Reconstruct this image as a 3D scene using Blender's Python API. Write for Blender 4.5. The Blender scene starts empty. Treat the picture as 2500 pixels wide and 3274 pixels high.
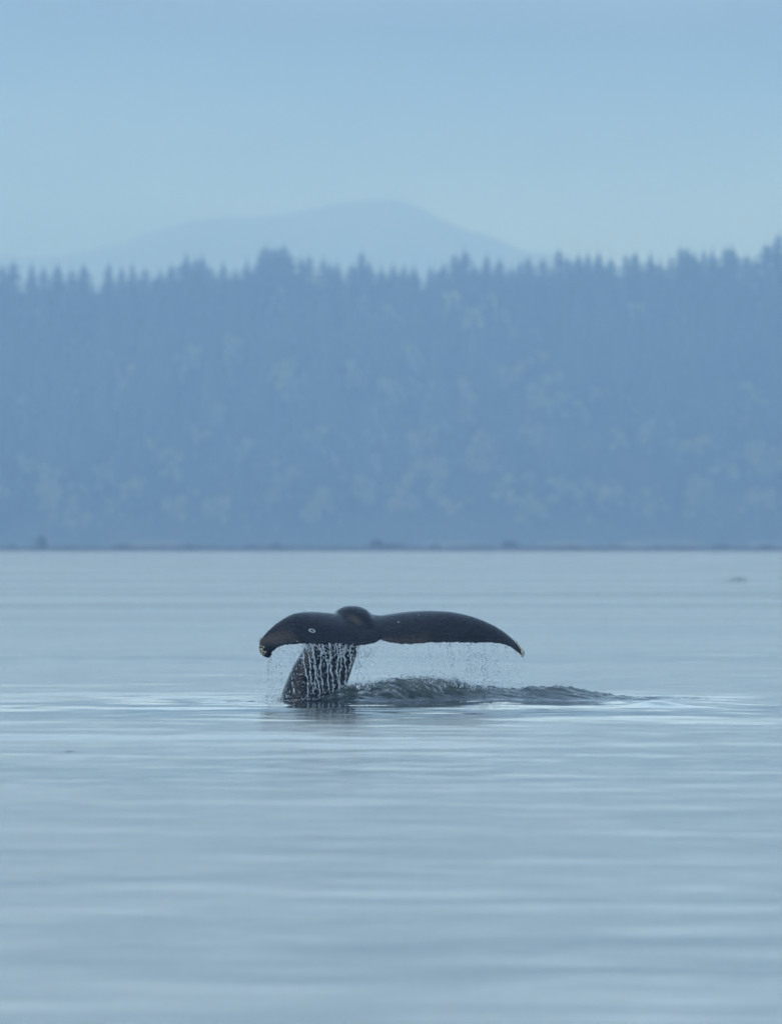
import bpy, bmesh, math, random
import numpy as np
from mathutils import Vector
from mathutils.bvhtree import BVHTree

SC = bpy.context.scene
COL = SC.collection
R = math.radians

# ------------------------------------------------------------------ camera
HC = 2.464            # eye height above the water, on a small boat
D0 = 151.7            # distance to the whale
F = 31250.0           # focal length in photo pixels
cam_d = bpy.data.cameras.new('camera')
cam = bpy.data.objects.new('camera', cam_d); COL.objects.link(cam)
cam_d.sensor_fit = 'HORIZONTAL'; cam_d.sensor_width = 24.0; cam_d.lens = 300.0
cam_d.clip_start = 1.0; cam_d.clip_end = 40000
cam.location = (0, 0, HC)
cam.rotation_euler = (R(90 + 0.1834), 0, 0)
cam_d.dof.use_dof = True
cam_d.dof.focus_distance = D0
cam_d.dof.aperture_fstop = 2.5
SC.camera = cam

# ------------------------------------------------------------------ sky
SUN_EL, SUN_AZ = 52.0, -125.0      # degrees; azimuth from +Y towards +X
w = bpy.data.worlds.new('World'); SC.world = w; w.use_nodes = True
nt = w.node_tree; nt.nodes.clear()
def N(tree, typ, **kw):
    n = tree.nodes.new(typ)
    for k, v in kw.items():
        if k == 'inp':
            for a, b in v.items(): n.inputs[a].default_value = b
        else: setattr(n, k, v)
    return n
sky = N(nt, 'ShaderNodeTexSky', sky_type='NISHITA', sun_disc=False, sun_elevation=R(SUN_EL), sun_rotation=R(SUN_AZ))
bg_sky = N(nt, 'ShaderNodeBackground', inp={'Strength': 0.06})
nt.links.new(sky.outputs[0], bg_sky.inputs[0])
tc = N(nt, 'ShaderNodeTexCoord')
sep = N(nt, 'ShaderNodeSeparateXYZ'); nt.links.new(tc.outputs['Generated'], sep.inputs[0])
# overcast: pale near the horizon, greyer up into the cloud deck
mp = N(nt, 'ShaderNodeMapping'); mp.inputs['Scale'].default_value = (3.0, 3.0, 26.0)
nt.links.new(tc.outputs['Generated'], mp.inputs[0])
nz = N(nt, 'ShaderNodeTexNoise', inp={'Scale': 1.5, 'Detail': 4.0, 'Roughness': 0.5})
nt.links.new(mp.outputs[0], nz.inputs['Vector'])
mad = N(nt, 'ShaderNodeMath', operation='MULTIPLY_ADD', inp={1: 0.018, 2: -0.009})
nt.links.new(nz.outputs[0], mad.inputs[0])
add = N(nt, 'ShaderNodeMath', operation='ADD')
nt.links.new(sep.outputs['Z'], add.inputs[0]); nt.links.new(mad.outputs[0], add.inputs[1])
ramp = N(nt, 'ShaderNodeValToRGB')
SKY_STOPS = [(0.0, (0.33, 0.71, 1.04)), (0.034, (0.33, 0.71, 1.04)), (0.056, (0.10, 0.15, 0.24)), (0.095, (1.18, 1.86, 2.74)), (0.18, (0.98, 1.56, 2.28)),
             (0.50, (0.40, 0.63, 0.93)), (1.0, (0.32, 0.47, 0.71))]
e = ramp.color_ramp.elements
while len(e) < len(SKY_STOPS): e.new(0.5)
for el, (p, c) in zip(e, SKY_STOPS): el.position = p; el.color = (*c, 1)
nt.links.new(add.outputs[0], ramp.inputs[0])
bg_cl = N(nt, 'ShaderNodeBackground', inp={'Strength': 1.0}); nt.links.new(ramp.outputs[0], bg_cl.inputs[0])
# uneven cloud: long soft bands
mp2 = N(nt, 'ShaderNodeMapping'); mp2.inputs['Scale'].default_value = (9.0, 9.0, 48.0)
nt.links.new(tc.outputs['Generated'], mp2.inputs[0])
nz2 = N(nt, 'ShaderNodeTexNoise', inp={'Scale': 1.4, 'Detail': 4.0, 'Roughness': 0.5}); nt.links.new(mp2.outputs[0], nz2.inputs['Vector'])
mr2 = N(nt, 'ShaderNodeMapRange', inp={'From Min': 0.3, 'From Max': 0.7, 'To Min': 0.62, 'To Max': 1.38}); nt.links.new(nz2.outputs[0], mr2.inputs[0])
nt.links.new(mr2.outputs[0], bg_cl.inputs[1])
mix = N(nt, 'ShaderNodeMixShader', inp={0: 0.88})
nt.links.new(bg_sky.outputs[0], mix.inputs[1]); nt.links.new(bg_cl.outputs[0], mix.inputs[2])
wo = N(nt, 'ShaderNodeOutputWorld'); nt.links.new(mix.outputs[0], wo.inputs[0])

# ------------------------------------------------------------------ sun (veiled by cloud)
sd = bpy.data.lights.new('sun', 'SUN'); sd.energy = 0.8; sd.angle = R(50); sd.color = (1, 0.98, 0.95)
so = bpy.data.objects.new('sun', sd); COL.objects.link(so)
_d = Vector((math.sin(R(SUN_AZ)) * math.cos(R(SUN_EL)), math.cos(R(SUN_AZ)) * math.cos(R(SUN_EL)), math.sin(R(SUN_EL))))
so.rotation_euler = (-_d).to_track_quat('-Z', 'Y').to_euler()

SC.view_settings.view_transform = 'Standard'; SC.view_settings.look = 'None'
SC.view_settings.gamma = 1.0; SC.view_settings.exposure = 0.09
SC.view_settings.use_curve_mapping = False
SC.render.engine = 'CYCLES'
cy = SC.cycles
cy.use_denoising = True
cy.max_bounces = 12; cy.diffuse_bounces = 3; cy.glossy_bounces = 4; cy.transmission_bounces = 8
cy.volume_bounces = 1; cy.transparent_max_bounces = 8
cy.caustics_reflective = False; cy.caustics_refractive = False
cy.sample_clamp_indirect = 4.0

# ------------------------------------------------------------------ helpers
rng = np.random.default_rng(11)
random.seed(5)
_perm = rng.permutation(4096)
_ang = rng.random(4096) * 2 * np.pi
_gx, _gy = np.cos(_ang), np.sin(_ang)
def noise(x, y, seed=0):
    """2-D gradient noise, roughly -0.7..0.7"""
    x = np.asarray(x, float) + seed * 17.31; y = np.asarray(y, float) + seed * 9.77
    xi = np.floor(x).astype(np.int64); yi = np.floor(y).astype(np.int64)
    fx, fy = x - xi, y - yi
    u = fx * fx * fx * (fx * (fx * 6 - 15) + 10); v = fy * fy * fy * (fy * (fy * 6 - 15) + 10)
    def g(ix, iy, dx, dy):
        h = _perm[(_perm[ix & 4095] + iy) & 4095]
        return _gx[h] * dx + _gy[h] * dy
    a = g(xi, yi, fx, fy); b = g(xi + 1, yi, fx - 1, fy)
    c = g(xi, yi + 1, fx, fy - 1); d = g(xi + 1, yi + 1, fx - 1, fy - 1)
    return (a * (1 - u) + b * u) * (1 - v) + (c * (1 - u) + d * u) * v
def fbm(x, y, seed=0, oct=4, gain=0.5):
    s = 0; a = 1
    for o in range(oct):
        s = s + a * noise(x * 2 ** o, y * 2 ** o, seed + o); a *= gain
    return s
def sstep(a, b, x):
    t = np.clip((x - a) / (b - a), 0, 1); return t * t * (3 - 2 * t)
def PX(px): return (px - 1250.0) / 206.0         # metres at the whale's distance
def PZ(py): return (2245.0 - py) / 206.0
def mesh_obj(name, verts, faces, mat, parent=None, smooth=True):
    me = bpy.data.meshes.new(name)
    me.from_pydata([tuple(v) for v in verts], [], [tuple(f) for f in faces])
    if smooth: me.polygons.foreach_set('use_smooth', [True] * len(me.polygons))
    me.materials.append(mat); me.update()
    o = bpy.data.objects.new(name, me); COL.objects.link(o)
    if parent: o.parent = parent
    return o
def np_mesh(name, V, quads, mat, smooth=True):
    """fast mesh from arrays; quads is (n,k) with one k for all"""
    me = bpy.data.meshes.new(name)
    n, k = quads.shape
    me.vertices.add(len(V)); me.vertices.foreach_set('co', np.asarray(V, np.float32).ravel())
    me.loops.add(n * k); me.loops.foreach_set('vertex_index', quads.astype(np.int32).ravel())
    me.polygons.add(n); me.polygons.foreach_set('loop_start', np.arange(0, n * k, k, dtype=np.int32))
    me.polygons.foreach_set('loop_total', np.full(n, k, np.int32))
    me.polygons.foreach_set('use_smooth', np.full(n, smooth, bool))
    me.materials.append(mat); me.update(calc_edges=True); me.validate()
    return me
def link(name, me, parent=None):
    o = bpy.data.objects.new(name, me); COL.objects.link(o)
    if parent: o.parent = parent
    return o
def tag(o, label=None, cat=None, group=None, kind=None):
    if label: o['label'] = label
    if cat: o['category'] = cat
    if group: o['group'] = group
    if kind: o['kind'] = kind
    return o
def empty(name, loc):
    o = bpy.data.objects.new(name, None); COL.objects.link(o); o.location = loc; o.empty_display_size = 0.3
    return o

def mat_new(name):
    m = bpy.data.materials.new(name); m.use_nodes = True
    t = m.node_tree
    return m, t, t.nodes['Principled BSDF'], t.nodes['Material Output']
def coords(t, scale, kind='Object'):
    c = N(t, 'ShaderNodeTexCoord'); mpn = N(t, 'ShaderNodeMapping'); mpn.inputs['Scale'].default_value = scale
    t.links.new(c.outputs[kind], mpn.inputs[0]); return mpn
def mat_noise(name, c1, c2, scale=1.0, rough=0.8, detail=4, bump=0.0, spec=0.3, stretch=(1, 1, 1)):
    m, t, b, o = mat_new(name)
    mpn = coords(t, stretch)
    nn = N(t, 'ShaderNodeTexNoise', inp={'Scale': scale, 'Detail': detail, 'Roughness': 0.6})
    t.links.new(mpn.outputs[0], nn.inputs['Vector'])
    r = N(t, 'ShaderNodeValToRGB'); r.color_ramp.elements[0].position = 0.35; r.color_ramp.elements[1].position = 0.65
    r.color_ramp.elements[0].color = (*c1, 1); r.color_ramp.elements[1].color = (*c2, 1)
    t.links.new(nn.outputs[0], r.inputs[0]); t.links.new(r.outputs[0], b.inputs['Base Color'])
    b.inputs['Roughness'].default_value = rough; b.inputs['Specular IOR Level'].default_value = spec
    if bump:
        bp = N(t, 'ShaderNodeBump', inp={'Strength': 1.0, 'Distance': bump})
        t.links.new(nn.outputs[0], bp.inputs['Height']); t.links.new(bp.outputs[0], b.inputs['Normal'])
    return m

M = {}
M['ground'] = mat_noise('forest_floor', (0.03, 0.04, 0.02), (0.06, 0.06, 0.035), 0.1)
M['mountain'] = mat_noise('mountain_faded', (0.15, 0.17, 0.17), (0.24, 0.26, 0.26), 0.006)  # paler than real forest; the lightened colour adds to the haze fade
M['rock'] = mat_noise('shore_rock', (0.030, 0.025, 0.023), (0.105, 0.088, 0.078), 0.25, 0.85)
M['sand'] = mat_noise('beach_shingle', (0.09, 0.10, 0.08), (0.20, 0.20, 0.17), 0.05, 0.9)
M['log'] = mat_noise('driftwood', (0.16, 0.13, 0.11), (0.30, 0.26, 0.22), 2.0, 0.85)
M['bark'] = mat_noise('bark', (0.05, 0.04, 0.03), (0.10, 0.085, 0.07), 3.0, 0.9)
M['palebark'] = mat_noise('alder_bark', (0.10, 0.095, 0.085), (0.20, 0.19, 0.17), 3.0, 0.9)
M['fir'] = mat_noise('fir_needles', (0.010, 0.019, 0.012), (0.055, 0.078, 0.040), 0.028, 0.8, detail=6)
M['alder'] = mat_noise('alder_leaves', (0.20, 0.25, 0.09), (0.36, 0.40, 0.15), 0.4, 0.7)
M['maple'] = mat_noise('maple_leaves', (0.26, 0.25, 0.11), (0.42, 0.38, 0.17), 0.4, 0.7)
M['budding'] = mat_noise('reddish_twigs', (0.22, 0.15, 0.12), (0.34, 0.25, 0.20), 0.4, 0.8)
M['kelp'] = mat_noise('kelp', (0.02, 0.016, 0.010), (0.05, 0.04, 0.02), 9.0, 0.4)

# ------------------------------------------------------------------ water material
def water_material():
    m, t, b, o = mat_new('sea_water')
    b.inputs['Base Color'].default_value = (0.018, 0.032, 0.034, 1)
    b.inputs['IOR'].default_value = 1.333
    geo = N(t, 'ShaderNodeNewGeometry')
    # fine ripples as bump, longer across the view than along it
    def nzs(scale, sc, det=3):
        mpn = N(t, 'ShaderNodeMapping'); mpn.inputs['Scale'].default_value = sc
        t.links.new(geo.outputs['Position'], mpn.inputs[0])
        nn = N(t, 'ShaderNodeTexNoise', inp={'Scale': scale, 'Detail': det, 'Roughness': 0.55})
        t.links.new(mpn.outputs[0], nn.inputs['Vector']); return nn
    n1 = nzs(1.0, (0.8, 1.5, 1.0))
    b1 = N(t, 'ShaderNodeBump', inp={'Strength': 1.0, 'Distance': 0.008})
    t.links.new(n1.outputs[0], b1.inputs['Height'])
    n3 = nzs(1.0, (14, 22, 22), 4)
    aw = N(t, 'ShaderNodeAttribute', attribute_name='aerated')
    b2 = N(t, 'ShaderNodeBump', inp={'Distance': 0.022}); t.links.new(aw.outputs['Fac'], b2.inputs['Strength'])
    t.links.new(n3.outputs[0], b2.inputs['Height']); t.links.new(b1.outputs[0], b2.inputs['Normal'])
    t.links.new(b2.outputs[0], b.inputs['Normal'])
    # wind-roughened lanes: roughness varies over tens of metres
    n2 = nzs(1.0, (0.006, 0.02, 0.0), 2)
    mr = N(t, 'ShaderNodeMapRange', inp={'From Min': 0.35, 'From Max': 0.65, 'To Min': 0.18, 'To Max': 0.29})
    t.links.new(n2.outputs[0], mr.inputs[0])
    # calm slick round the whale
    at = N(t, 'ShaderNodeAttribute', attribute_name='slick')
    mx = N(t, 'ShaderNodeMix', inp={3: 0.03})
    mx.data_type = 'FLOAT'
    t.links.new(at.outputs['Fac'], mx.inputs[0]); t.links.new(mr.outputs[0], mx.inputs[2])
    mx.inputs[3].default_value = 0.03
    # foam
    af = N(t, 'ShaderNodeAttribute', attribute_name='foam')
    mc = N(t, 'ShaderNodeMix'); mc.data_type = 'RGBA'
    mc.inputs[6].default_value = (0.018, 0.032, 0.034, 1); mc.inputs[7].default_value = (0.72, 0.78, 0.80, 1)
    aa = N(t, 'ShaderNodeAttribute', attribute_name='aerated')
    ma = N(t, 'ShaderNodeMix'); ma.data_type = 'RGBA'; ma.inputs[6].default_value = (0.024, 0.036, 0.042, 1); ma.inputs[7].default_value = (0.135, 0.17, 0.155, 1)
    t.links.new(aa.outputs['Fac'], ma.inputs[0]); t.links.new(ma.outputs[2], mc.inputs[6])
    t.links.new(af.outputs['Fac'], mc.inputs[0]); t.links.new(mc.outputs[2], b.inputs['Base Color'])
    mf = N(t, 'ShaderNodeMix'); mf.data_type = 'FLOAT'; mf.inputs[3].default_value = 0.6
    t.links.new(af.outputs['Fac'], mf.inputs[0]); t.links.new(mx.outputs[0], mf.inputs[2])
    t.links.new(mf.outputs[0], b.inputs['Roughness'])
    return m
M['water'] = water_material()

# ------------------------------------------------------------------ the sea
def spaced(segments):
    """(start, end, step0, step1) with geometric growth"""
    out = []
    for a, b, s0, s1 in segments:
        x = a
        while x < b - 1e-9:
            out.append(x); f = (x - a) / (b - a); x += s0 + (s1 - s0) * f
    out.append(segments[-1][1]); return np.array(out)
def build_water():
    xr = spaced([(0.0, 2.4, 0.025, 0.025), (2.4, 5.2, 0.027, 0.045), (5.2, 9, 0.07, 0.16), (9, 40, 0.25, 1.6), (40, 400, 2, 40), (400, 6000, 60, 1200)])
    xl = spaced([(0.0, 2.6, 0.026, 0.03), (2.6, 9, 0.06, 0.16), (9, 40, 0.25, 1.6), (40, 400, 2, 40), (400, 6000, 60, 1200)])
    X = np.concatenate([-xl[:0:-1], xr])
    Y = np.concatenate([np.array([-3800, -2000, -800, -200, 0, 20, 30.0]),
                        spaced([(38, 60, 0.19, 0.17), (60, 140, 0.20, 0.17), (140, 150.2, 0.10, 0.035), (150.2, 153.2, 0.028, 0.028), (153.2, 160, 0.04, 0.18), (160, 190, .18, .26), (190, 260, .26, .50),
                                (260, 320, 0.4, 0.7), (320, 900, 0.8, 6), (900, 2980, 8, 50), (2980, 3020, 4, 4), (3020, 5262, 40, 120)])])
    gx, gy = np.meshgrid(X, Y)
    dist = np.maximum(gy, 20)
    # long low swell and shorter wavelets, crests across the view
    wx = gx + 2.0 * noise(gx * 0.05, gy * 0.05, 41)
    z = 0.045 * noise(wx * 0.07, gy * 0.11, 1)
    z += 0.030 * noise(wx * 0.26 - .1 * gy, gy * 0.34, 2)
    z += 0.020 * noise(wx * 0.75 + .35 * gy, gy * 0.9, 3) * (1 - sstep(190, 330, dist))
    z += 0.0080 * noise(wx * 1.7 - 0.6 * gy, gy * 2.2, 4) * (1 - sstep(120, 185, dist))
    z *= 1 - 0.8 * sstep(500, 1500, dist)
    z *= 1 - .2 * (1 - sstep(58, 112, dist))
    z *= 1 - .68 * np.exp(-((gx - PX(1120)) / 2.6) ** 2 - ((gy - D0 + 6) / 8) ** 2)
    # ring waves running out from the whale
    rx, ry = gx - PX(1050), gy - D0
    rr = np.sqrt(rx ** 2 + (ry * 1.0) ** 2)
    z += 0.017 * np.sin(rr * 2 * np.pi / 2.6 + 2.0 * noise(gx * .3, gy * .3, 9)) * np.exp(-((rr - 6.5) / 5.0) ** 2)
    z += 0.008 * np.sin(rr * 2 * np.pi / 0.8 + 3.0 * noise(gx * .5, gy * .5, 10)) * np.exp(-(rr / 2.6) ** 2)
    # smooth grey-faced swells rolling towards the viewer in broad broken arcs
    env = np.exp(-((rr - 28) / 6.5) ** 2) * sstep(0, 8, -ry)
    z += env * 0.055 * np.clip(.35 + 1.6 * noise(gx * .09 + 3, gy * .14, 11), 0, 1.1) * np.sin(rr * 2 * np.pi / 5.2 + 2.5 * noise(gx * .07, gy * .12, 12))
    # smooth lens-shaped upwellings and humps in front of and beside the wash
    for px, dy, wxm, wym, h in [(1480, -1.6, 0.75, 0.5, 0.03), (1560, -4.5, 0.8, 0.9, 0.06), (2090, 0.6, 0.45, 0.5, 0.09), (1960, -2.6, 0.3, 0.5, 0.04),
                                (2090, -3.4, 0.35, 0.6, 0.045), (1160, -11.5, 2.6, 2.0, 0.07), (600, -14, 3.0, 2.2, 0.065), (1900, -15.5, 3.4, 2.0, 0.06),
                                (300, -18, 3.0, 2.0, 0.06), (1350, -21, 3.5, 2.2, 0.06), (2200, -13.0, 2.0, 1.6, 0.06), (480, -0.3, 0.9, 0.5, 0.03),
                                (800, -1.0, 0.25, 0.25, 0.02), (700, -0.6, 0.22, 0.2, 0.025)]:
        z += h * np.exp(-((gx - PX(px)) / wxm) ** 2 - ((gy - D0 - dy) / wym) ** 2)
    # the breaking wash thrown up beside the tail stock
    cx = np.array([960, 1010, 1039, 1077, 1107, 1167, 1226, 1259, 1319, 1378, 1438, 1497, 1557, 1616, 1676, 1735, 1795, 1855, 1914, 1973, 2033, 2093, 2200, 2330, 2450])
    cyy = np.array([2247, 2243, 2231, 2209, 2200, 2186, 2178, 2175, 2167, 2174, 2172, 2181, 2196, 2202, 2202, 2199, 2194, 2205, 2211, 2224, 2232, 2236, 2237, 2243, 2249])
    H = np.interp(gx, PX(cx), np.maximum(PZ(cyy), 0) + 0.012, left=0, right=0)
    H *= .92 + 0.16 * fbm(gx * 3.2, gy * 0.6 + 3, 21, 3)
    crest = D0 - 0.15 + 0.10 * noise(gx * 1.1, gy * 0.1, 22) - 0.35 * sstep(-1.3, -0.4, -gx) * 0
    dyc = gy - crest
    front = np.clip(-dyc / (0.95 + 0.3 * noise(gx * 0.9, 0 * gx, 23)), 0, 1)
    back = np.clip(dyc / 0.75, 0, 1)
    prof = np.where(dyc < 0, 0.5 + 0.5 * np.cos(np.pi * front ** 0.8), 0.5 + 0.5 * np.cos(np.pi * back))
    act = np.clip(H / 0.12, 0, 1) * prof
    z += H * prof
    # chop on the wash, sheared along the flow
    u = gx * 0.9 + (z - 0.15) * 1.4; v = gy + 0.35 * gx
    dn = np.clip(-dyc, -.3, 1.0); pa = gx * .82 + dn * .57; pq = -gx * .57 + dn * .82
    pq = pq + .25 * noise(gx * 1.3, dn * 2, 33)
    streak = fbm(pa * 1.8, pq * 11.0, 34, 4, 0.6)
    tur = fbm(u * 4.2 + 1.5 * noise(gx * 2, gy * 2, 31), v * 7.5, 32, 4, 0.55)
    ridged = 1 - np.abs(noise(u * 6.0, v * 10.0, 36)) * 2.2
    z += act * (0.032 * tur + 0.010 * ridged + 0.026 * streak - 0.006)
    # small chop at the foot of the stock on the left
    a2 = np.exp(-((gx - PX(830)) / 0.6) ** 2 - ((gy - D0 + 0.15) / 0.45) ** 2)
    z += a2 * 0.035 * fbm(gx * 4, gy * 5, 51, 3)
    z = np.where(gy > 2900, 0.0, z)
    z[(gy < 38)] = 0
    near_stock = np.exp(-((gx - PX(1180)) / 0.6) ** 2)
    foam = act * np.clip(sstep(0.42, 0.80, fbm(pa * 3.0 + noise(gx * 2.5, gy * 3, 61), pq * 13, 62, 4, 0.65) + 0.34 * near_stock + 0.14 * (prof > 0.9)), 0, 1) * .8
    dst = np.sqrt(((gx - PX(994)) / .50) ** 2 + ((gy - D0 - .42) / .40) ** 2)
    collar = np.exp(-((dst - 1.06) / .13) ** 2)
    foam = np.maximum(foam, collar * sstep(-.05, .35, fbm(gx * 9, gy * 9, 68, 3, .6)) * .85)
    aer = np.clip(act * (.7 + .9 * fbm(u * 3.5, v * 4, 66, 3)), 0, 1)
    slick = np.exp(-((gx - 0.5) / 9.0) ** 2 - ((gy - D0 + 6) / 16.0) ** 2)
    slick = np.maximum(slick, .38 * (1 - sstep(160, 420, gy)))
    ny, nx = gx.shape
    V = np.stack([gx, gy, z], -1).reshape(-1, 3)
    idx = np.arange(ny * nx).reshape(ny, nx)
    q = np.stack([idx[:-1, :-1], idx[:-1, 1:], idx[1:, 1:], idx[1:, :-1]], -1).reshape(-1, 4)
    me = np_mesh('water', V, q, M['water'])
    for nm, arr in (('foam', foam), ('slick', slick), ('aerated', aer)):
        a = me.attributes.new(nm, 'FLOAT', 'POINT'); a.data.foreach_set('value', arr.ravel().astype(np.float32))
    print('water quads', len(q))
    o = link('water', me)
    return tag(o, 'calm pale blue sea with low swell', None, None, 'structure'), X, Y, z
water, WX, WY, WZ = build_water()
def water_z(x, y):
    i = np.clip(np.searchsorted(WX, x), 1, len(WX) - 1); j = np.clip(np.searchsorted(WY, y), 1, len(WY) - 1)
    return float(max(WZ[j, i], WZ[j - 1, i - 1]))

# ------------------------------------------------------------------ land
U = 1.75               # size of the far country
Y_SHORE = 3000.0 * U
Y_SPIT = 3000.0
def ridge_top(x):
    x = np.asarray(x) / U
    return U * (59 + 0.016 * x + 2.5 * noise(x * 0.012, 0.3 + 0 * x, 71))
def ground_z(x, y):
    s = (y - Y_SHORE - 12 * U) / (118.0 * U)
    rise = np.where(s < 1, np.clip(s, 0, 1) ** 0.92, 1 + (s - 1) * 0.03)
    beach = np.clip((y - Y_SHORE) / (12.0 * U), -1, 1)
    return np.where(y < Y_SHORE, -1.0 * (Y_SHORE - y) / 10, beach * 2.3 * U + rise * ridge_top(x)) + 2.5 * noise(np.asarray(x) * .017, y * .017, 72) * np.clip(s, 0, 1)
def sheet(name, gx, gy, gz, mat):
    ny, nx = gx.shape; idx = np.arange(ny * nx).reshape(ny, nx)
    q = np.stack([idx[:-1, :-1], idx[:-1, 1:], idx[1:, 1:], idx[1:, :-1]], -1).reshape(-1, 4)
    return np_mesh(name, np.stack([gx, gy, gz], -1).reshape(-1, 3), q, mat)
def build_land():
    X = U * spaced([(-1600, -260, 80, 20), (-260, 260, 5, 5), (260, 1600, 20, 80)])
    Y = U * spaced([(2993, 3014, 1.5, 1.5), (3014, 3160, 5, 5), (3160, 3420, 20, 40)])
    gx, gy = np.meshgrid(X, Y); gz = ground_z(gx, gy)
    me = sheet('hillside', gx, gy, gz, M['ground'])
    me.materials.append(M['sand'])
    me.polygons.foreach_set('material_index', ((gy[:-1, :-1].ravel() < Y_SHORE + 10 * U) & (noise(gx[:-1, :-1].ravel() * .02 + 3.2, 0 * gx[:-1, :-1].ravel() + .5, 77) > -.02)).astype(np.int32))
    tag(link('hillside', me), 'steep wooded hillside above the far shore', None, None, 'structure')
    # low rocky spit in front of the beach
    X = spaced([(-1500, -260, 40, 8), (-260, 260, 0.8, 0.8), (260, 1500, 8, 40)]); Y = np.linspace(2992, 3014, 23)
    gx, gy = np.meshgrid(X, Y)
    pr = np.clip(1 - np.abs(gy - 3003) / 9.5, -.2, 1)
    gz = pr * (1.45 + .45 * fbm(gx * .06, gy * .1, 74, 4)) + .3 * fbm(gx * .35, gy * .35, 75, 3) * np.clip(pr * 3, 0, 1) - .08
    tag(link('spit', sheet('spit', gx, gy, gz, M['rock'])), 'low dark rocky spit along the far waterline', None, None, 'structure')
    # far mountain
    prof = np.array([(-3000, 905), (-1500, 830), (-600, 760), (-150, 775), (100, 800), (238, 790), (446, 738), (595, 690), (714, 672), (893, 676), (1012, 648), (1101, 622), (1175, 612),
                     (1265, 616), (1339, 636), (1413, 676), (1488, 708), (1577, 745), (1650, 775), (1850, 815), (2100, 850), (2400, 870), (2800, 880), (3500, 890), (5500, 930)], float)
    ym = 7300.0 * U; k = F / ym
    px = (prof[:, 0] - 1250) / k; pz = (1737 - prof[:, 1]) / k + HC
    X = U * spaced([(-1800, -300, 60, 20), (-300, 300, 4, 4), (300, 1800, 20, 60)])
    Y = U * spaced([(6400, 8000, 40, 40)])
    gx, gy = np.meshgrid(X, Y)
    xs = U * np.linspace(-1800, 1800, 1801); hs = np.interp(xs, px, pz); ker = np.hanning(31); ker /= ker.sum()
    hs = np.convolve(np.pad(hs, 15, 'edge'), ker, 'valid')
    top = np.interp(gx, xs, hs) + U * (2.2 * fbm(gx * .012, 0 * gx + .3, 83, 4) + 2.0 * noise(gx * .06, 0 * gx, 84))
    t = np.clip(1 - np.abs(gy - ym) / np.where(gy < ym, 900 * U, 700 * U), 0, 1)
    gz = top * (t ** 0.8) + U * 10 * fbm(gx * .0045, gy * .0045, 81, 4) * t * (1 - t) * 2 - 2
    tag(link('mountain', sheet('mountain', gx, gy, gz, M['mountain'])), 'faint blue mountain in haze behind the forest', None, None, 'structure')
build_land()

# ------------------------------------------------------------------ trees
def conifer_arrays(h, rad, seed, tiers, boughs):
    """crown of drooping ragged boughs round a thin stem, base at z=0"""
    r = random.Random(seed); V = []; Fc = []
    for t in range(tiers):
        f = t / (tiers - 1)
        zt = h * (0.16 + 0.84 * f)
        rr = min(rad, 0.52 * (h - zt) ** .93) * (0.7 + 0.5 * r.random()) + 0.15
        drop = h / tiers * (0.8 + 0.7 * r.random())
        n = max(4, int(boughs * (1 - 0.5 * f)))
        a0 = r.random() * 6.28
        for i in range(n):
            a = a0 + i * 6.283 / n + r.uniform(-.25, .25); ln = rr * r.uniform(.65, 1.2); wd = 6.283 / n * 0.62
            b = len(V)
            V += [(0, 0, zt + drop * 0.5),
                  (ln * .65 * math.cos(a - wd), ln * .65 * math.sin(a - wd), zt - drop * .35),
                  (ln * math.cos(a), ln * math.sin(a), zt - drop * r.uniform(.3, .8)),
                  (ln * .65 * math.cos(a + wd), ln * .65 * math.sin(a + wd), zt - drop * .35)]
            Fc += [(b, b + 1, b + 2), (b, b + 2, b + 3)]
    b = len(V); V += [(0.16, 0, h * .9), (-.08, .14, h * .9), (-.08, -.14, h * .9), (0, 0, h * 1.03)]
    Fc += [(b, b + 1, b + 3), (b + 1, b + 2, b + 3), (b + 2, b, b + 3)]
    return np.array(V), np.array(Fc)
def broadleaf_arrays(h, rad, seed, n):
    """leaf clumps scattered through several uneven lobes"""
    r = random.Random(seed); V = []; Fc = []
    lobes = [(0, 0, h * .66, rad * .5)]
    for i in range(6):
        a = r.random() * 6.28; lobes.append((rad * .75 * math.cos(a), rad * .75 * math.sin(a), h * r.uniform(.30, .95), rad * r.uniform(.22, .5)))
    for i in range(n):
        lx, ly, lz, lr = lobes[r.randrange(len(lobes))]
        d = Vector((r.gauss(0, 1), r.gauss(0, 1), r.gauss(0, 1))).normalized() * lr * r.uniform(.6, 1.08)
        c = Vector((lx + d.x, ly + d.y, lz + d.z * .95)); s = r.uniform(.35, .8)
        u = Vector((r.gauss(0, 1), r.gauss(0, 1), r.gauss(0, .6))).normalized(); v = u.cross(Vector((r.gauss(0, 1), r.gauss(0, 1), r.gauss(0, 1)))).normalized()
        b = len(V); V += [c - u * s, c - v * s * .7, c + u * s, c + v * s * .7]; Fc += [(b, b + 1, b + 2), (b, b + 2, b + 3)]
    return np.array([tuple(p) for p in V]), np.array(Fc)
def trunk_mesh(name, h, r0, mat, limbs=0, seed=0):
    r = random.Random(seed); V = []; Fc = []
    def limb(p, q, ra, rb):
        p, q = Vector(p), Vector(q); d = (q - p).normalized(); a = d.orthogonal().normalized(); bb = d.cross(a); b = len(V)
        for c, rad in ((p, ra), (q, rb)):
            for i in range(6): V.append(tuple(c + (a * math.cos(i * math.pi / 3) + bb * math.sin(i * math.pi / 3)) * rad))
        for i in range(6): Fc.append((b + i, b + (i + 1) % 6, b + 6 + (i + 1) % 6, b + 6 + i))
    limb((0, 0, -1), (0, 0, h), r0, r0 * .25)
    for i in range(limbs):
        a = r.random() * 6.28; z = h * r.uniform(.35, .8); L = h * r.uniform(.2, .35)
        limb((0, 0, z), (L * math.cos(a) * .7, L * math.sin(a) * .7, z + L * .8), r0 * .4, r0 * .12)
    me = bpy.data.meshes.new(name); me.from_pydata(V, [], Fc); me.materials.append(mat); me.update(); return me

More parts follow.
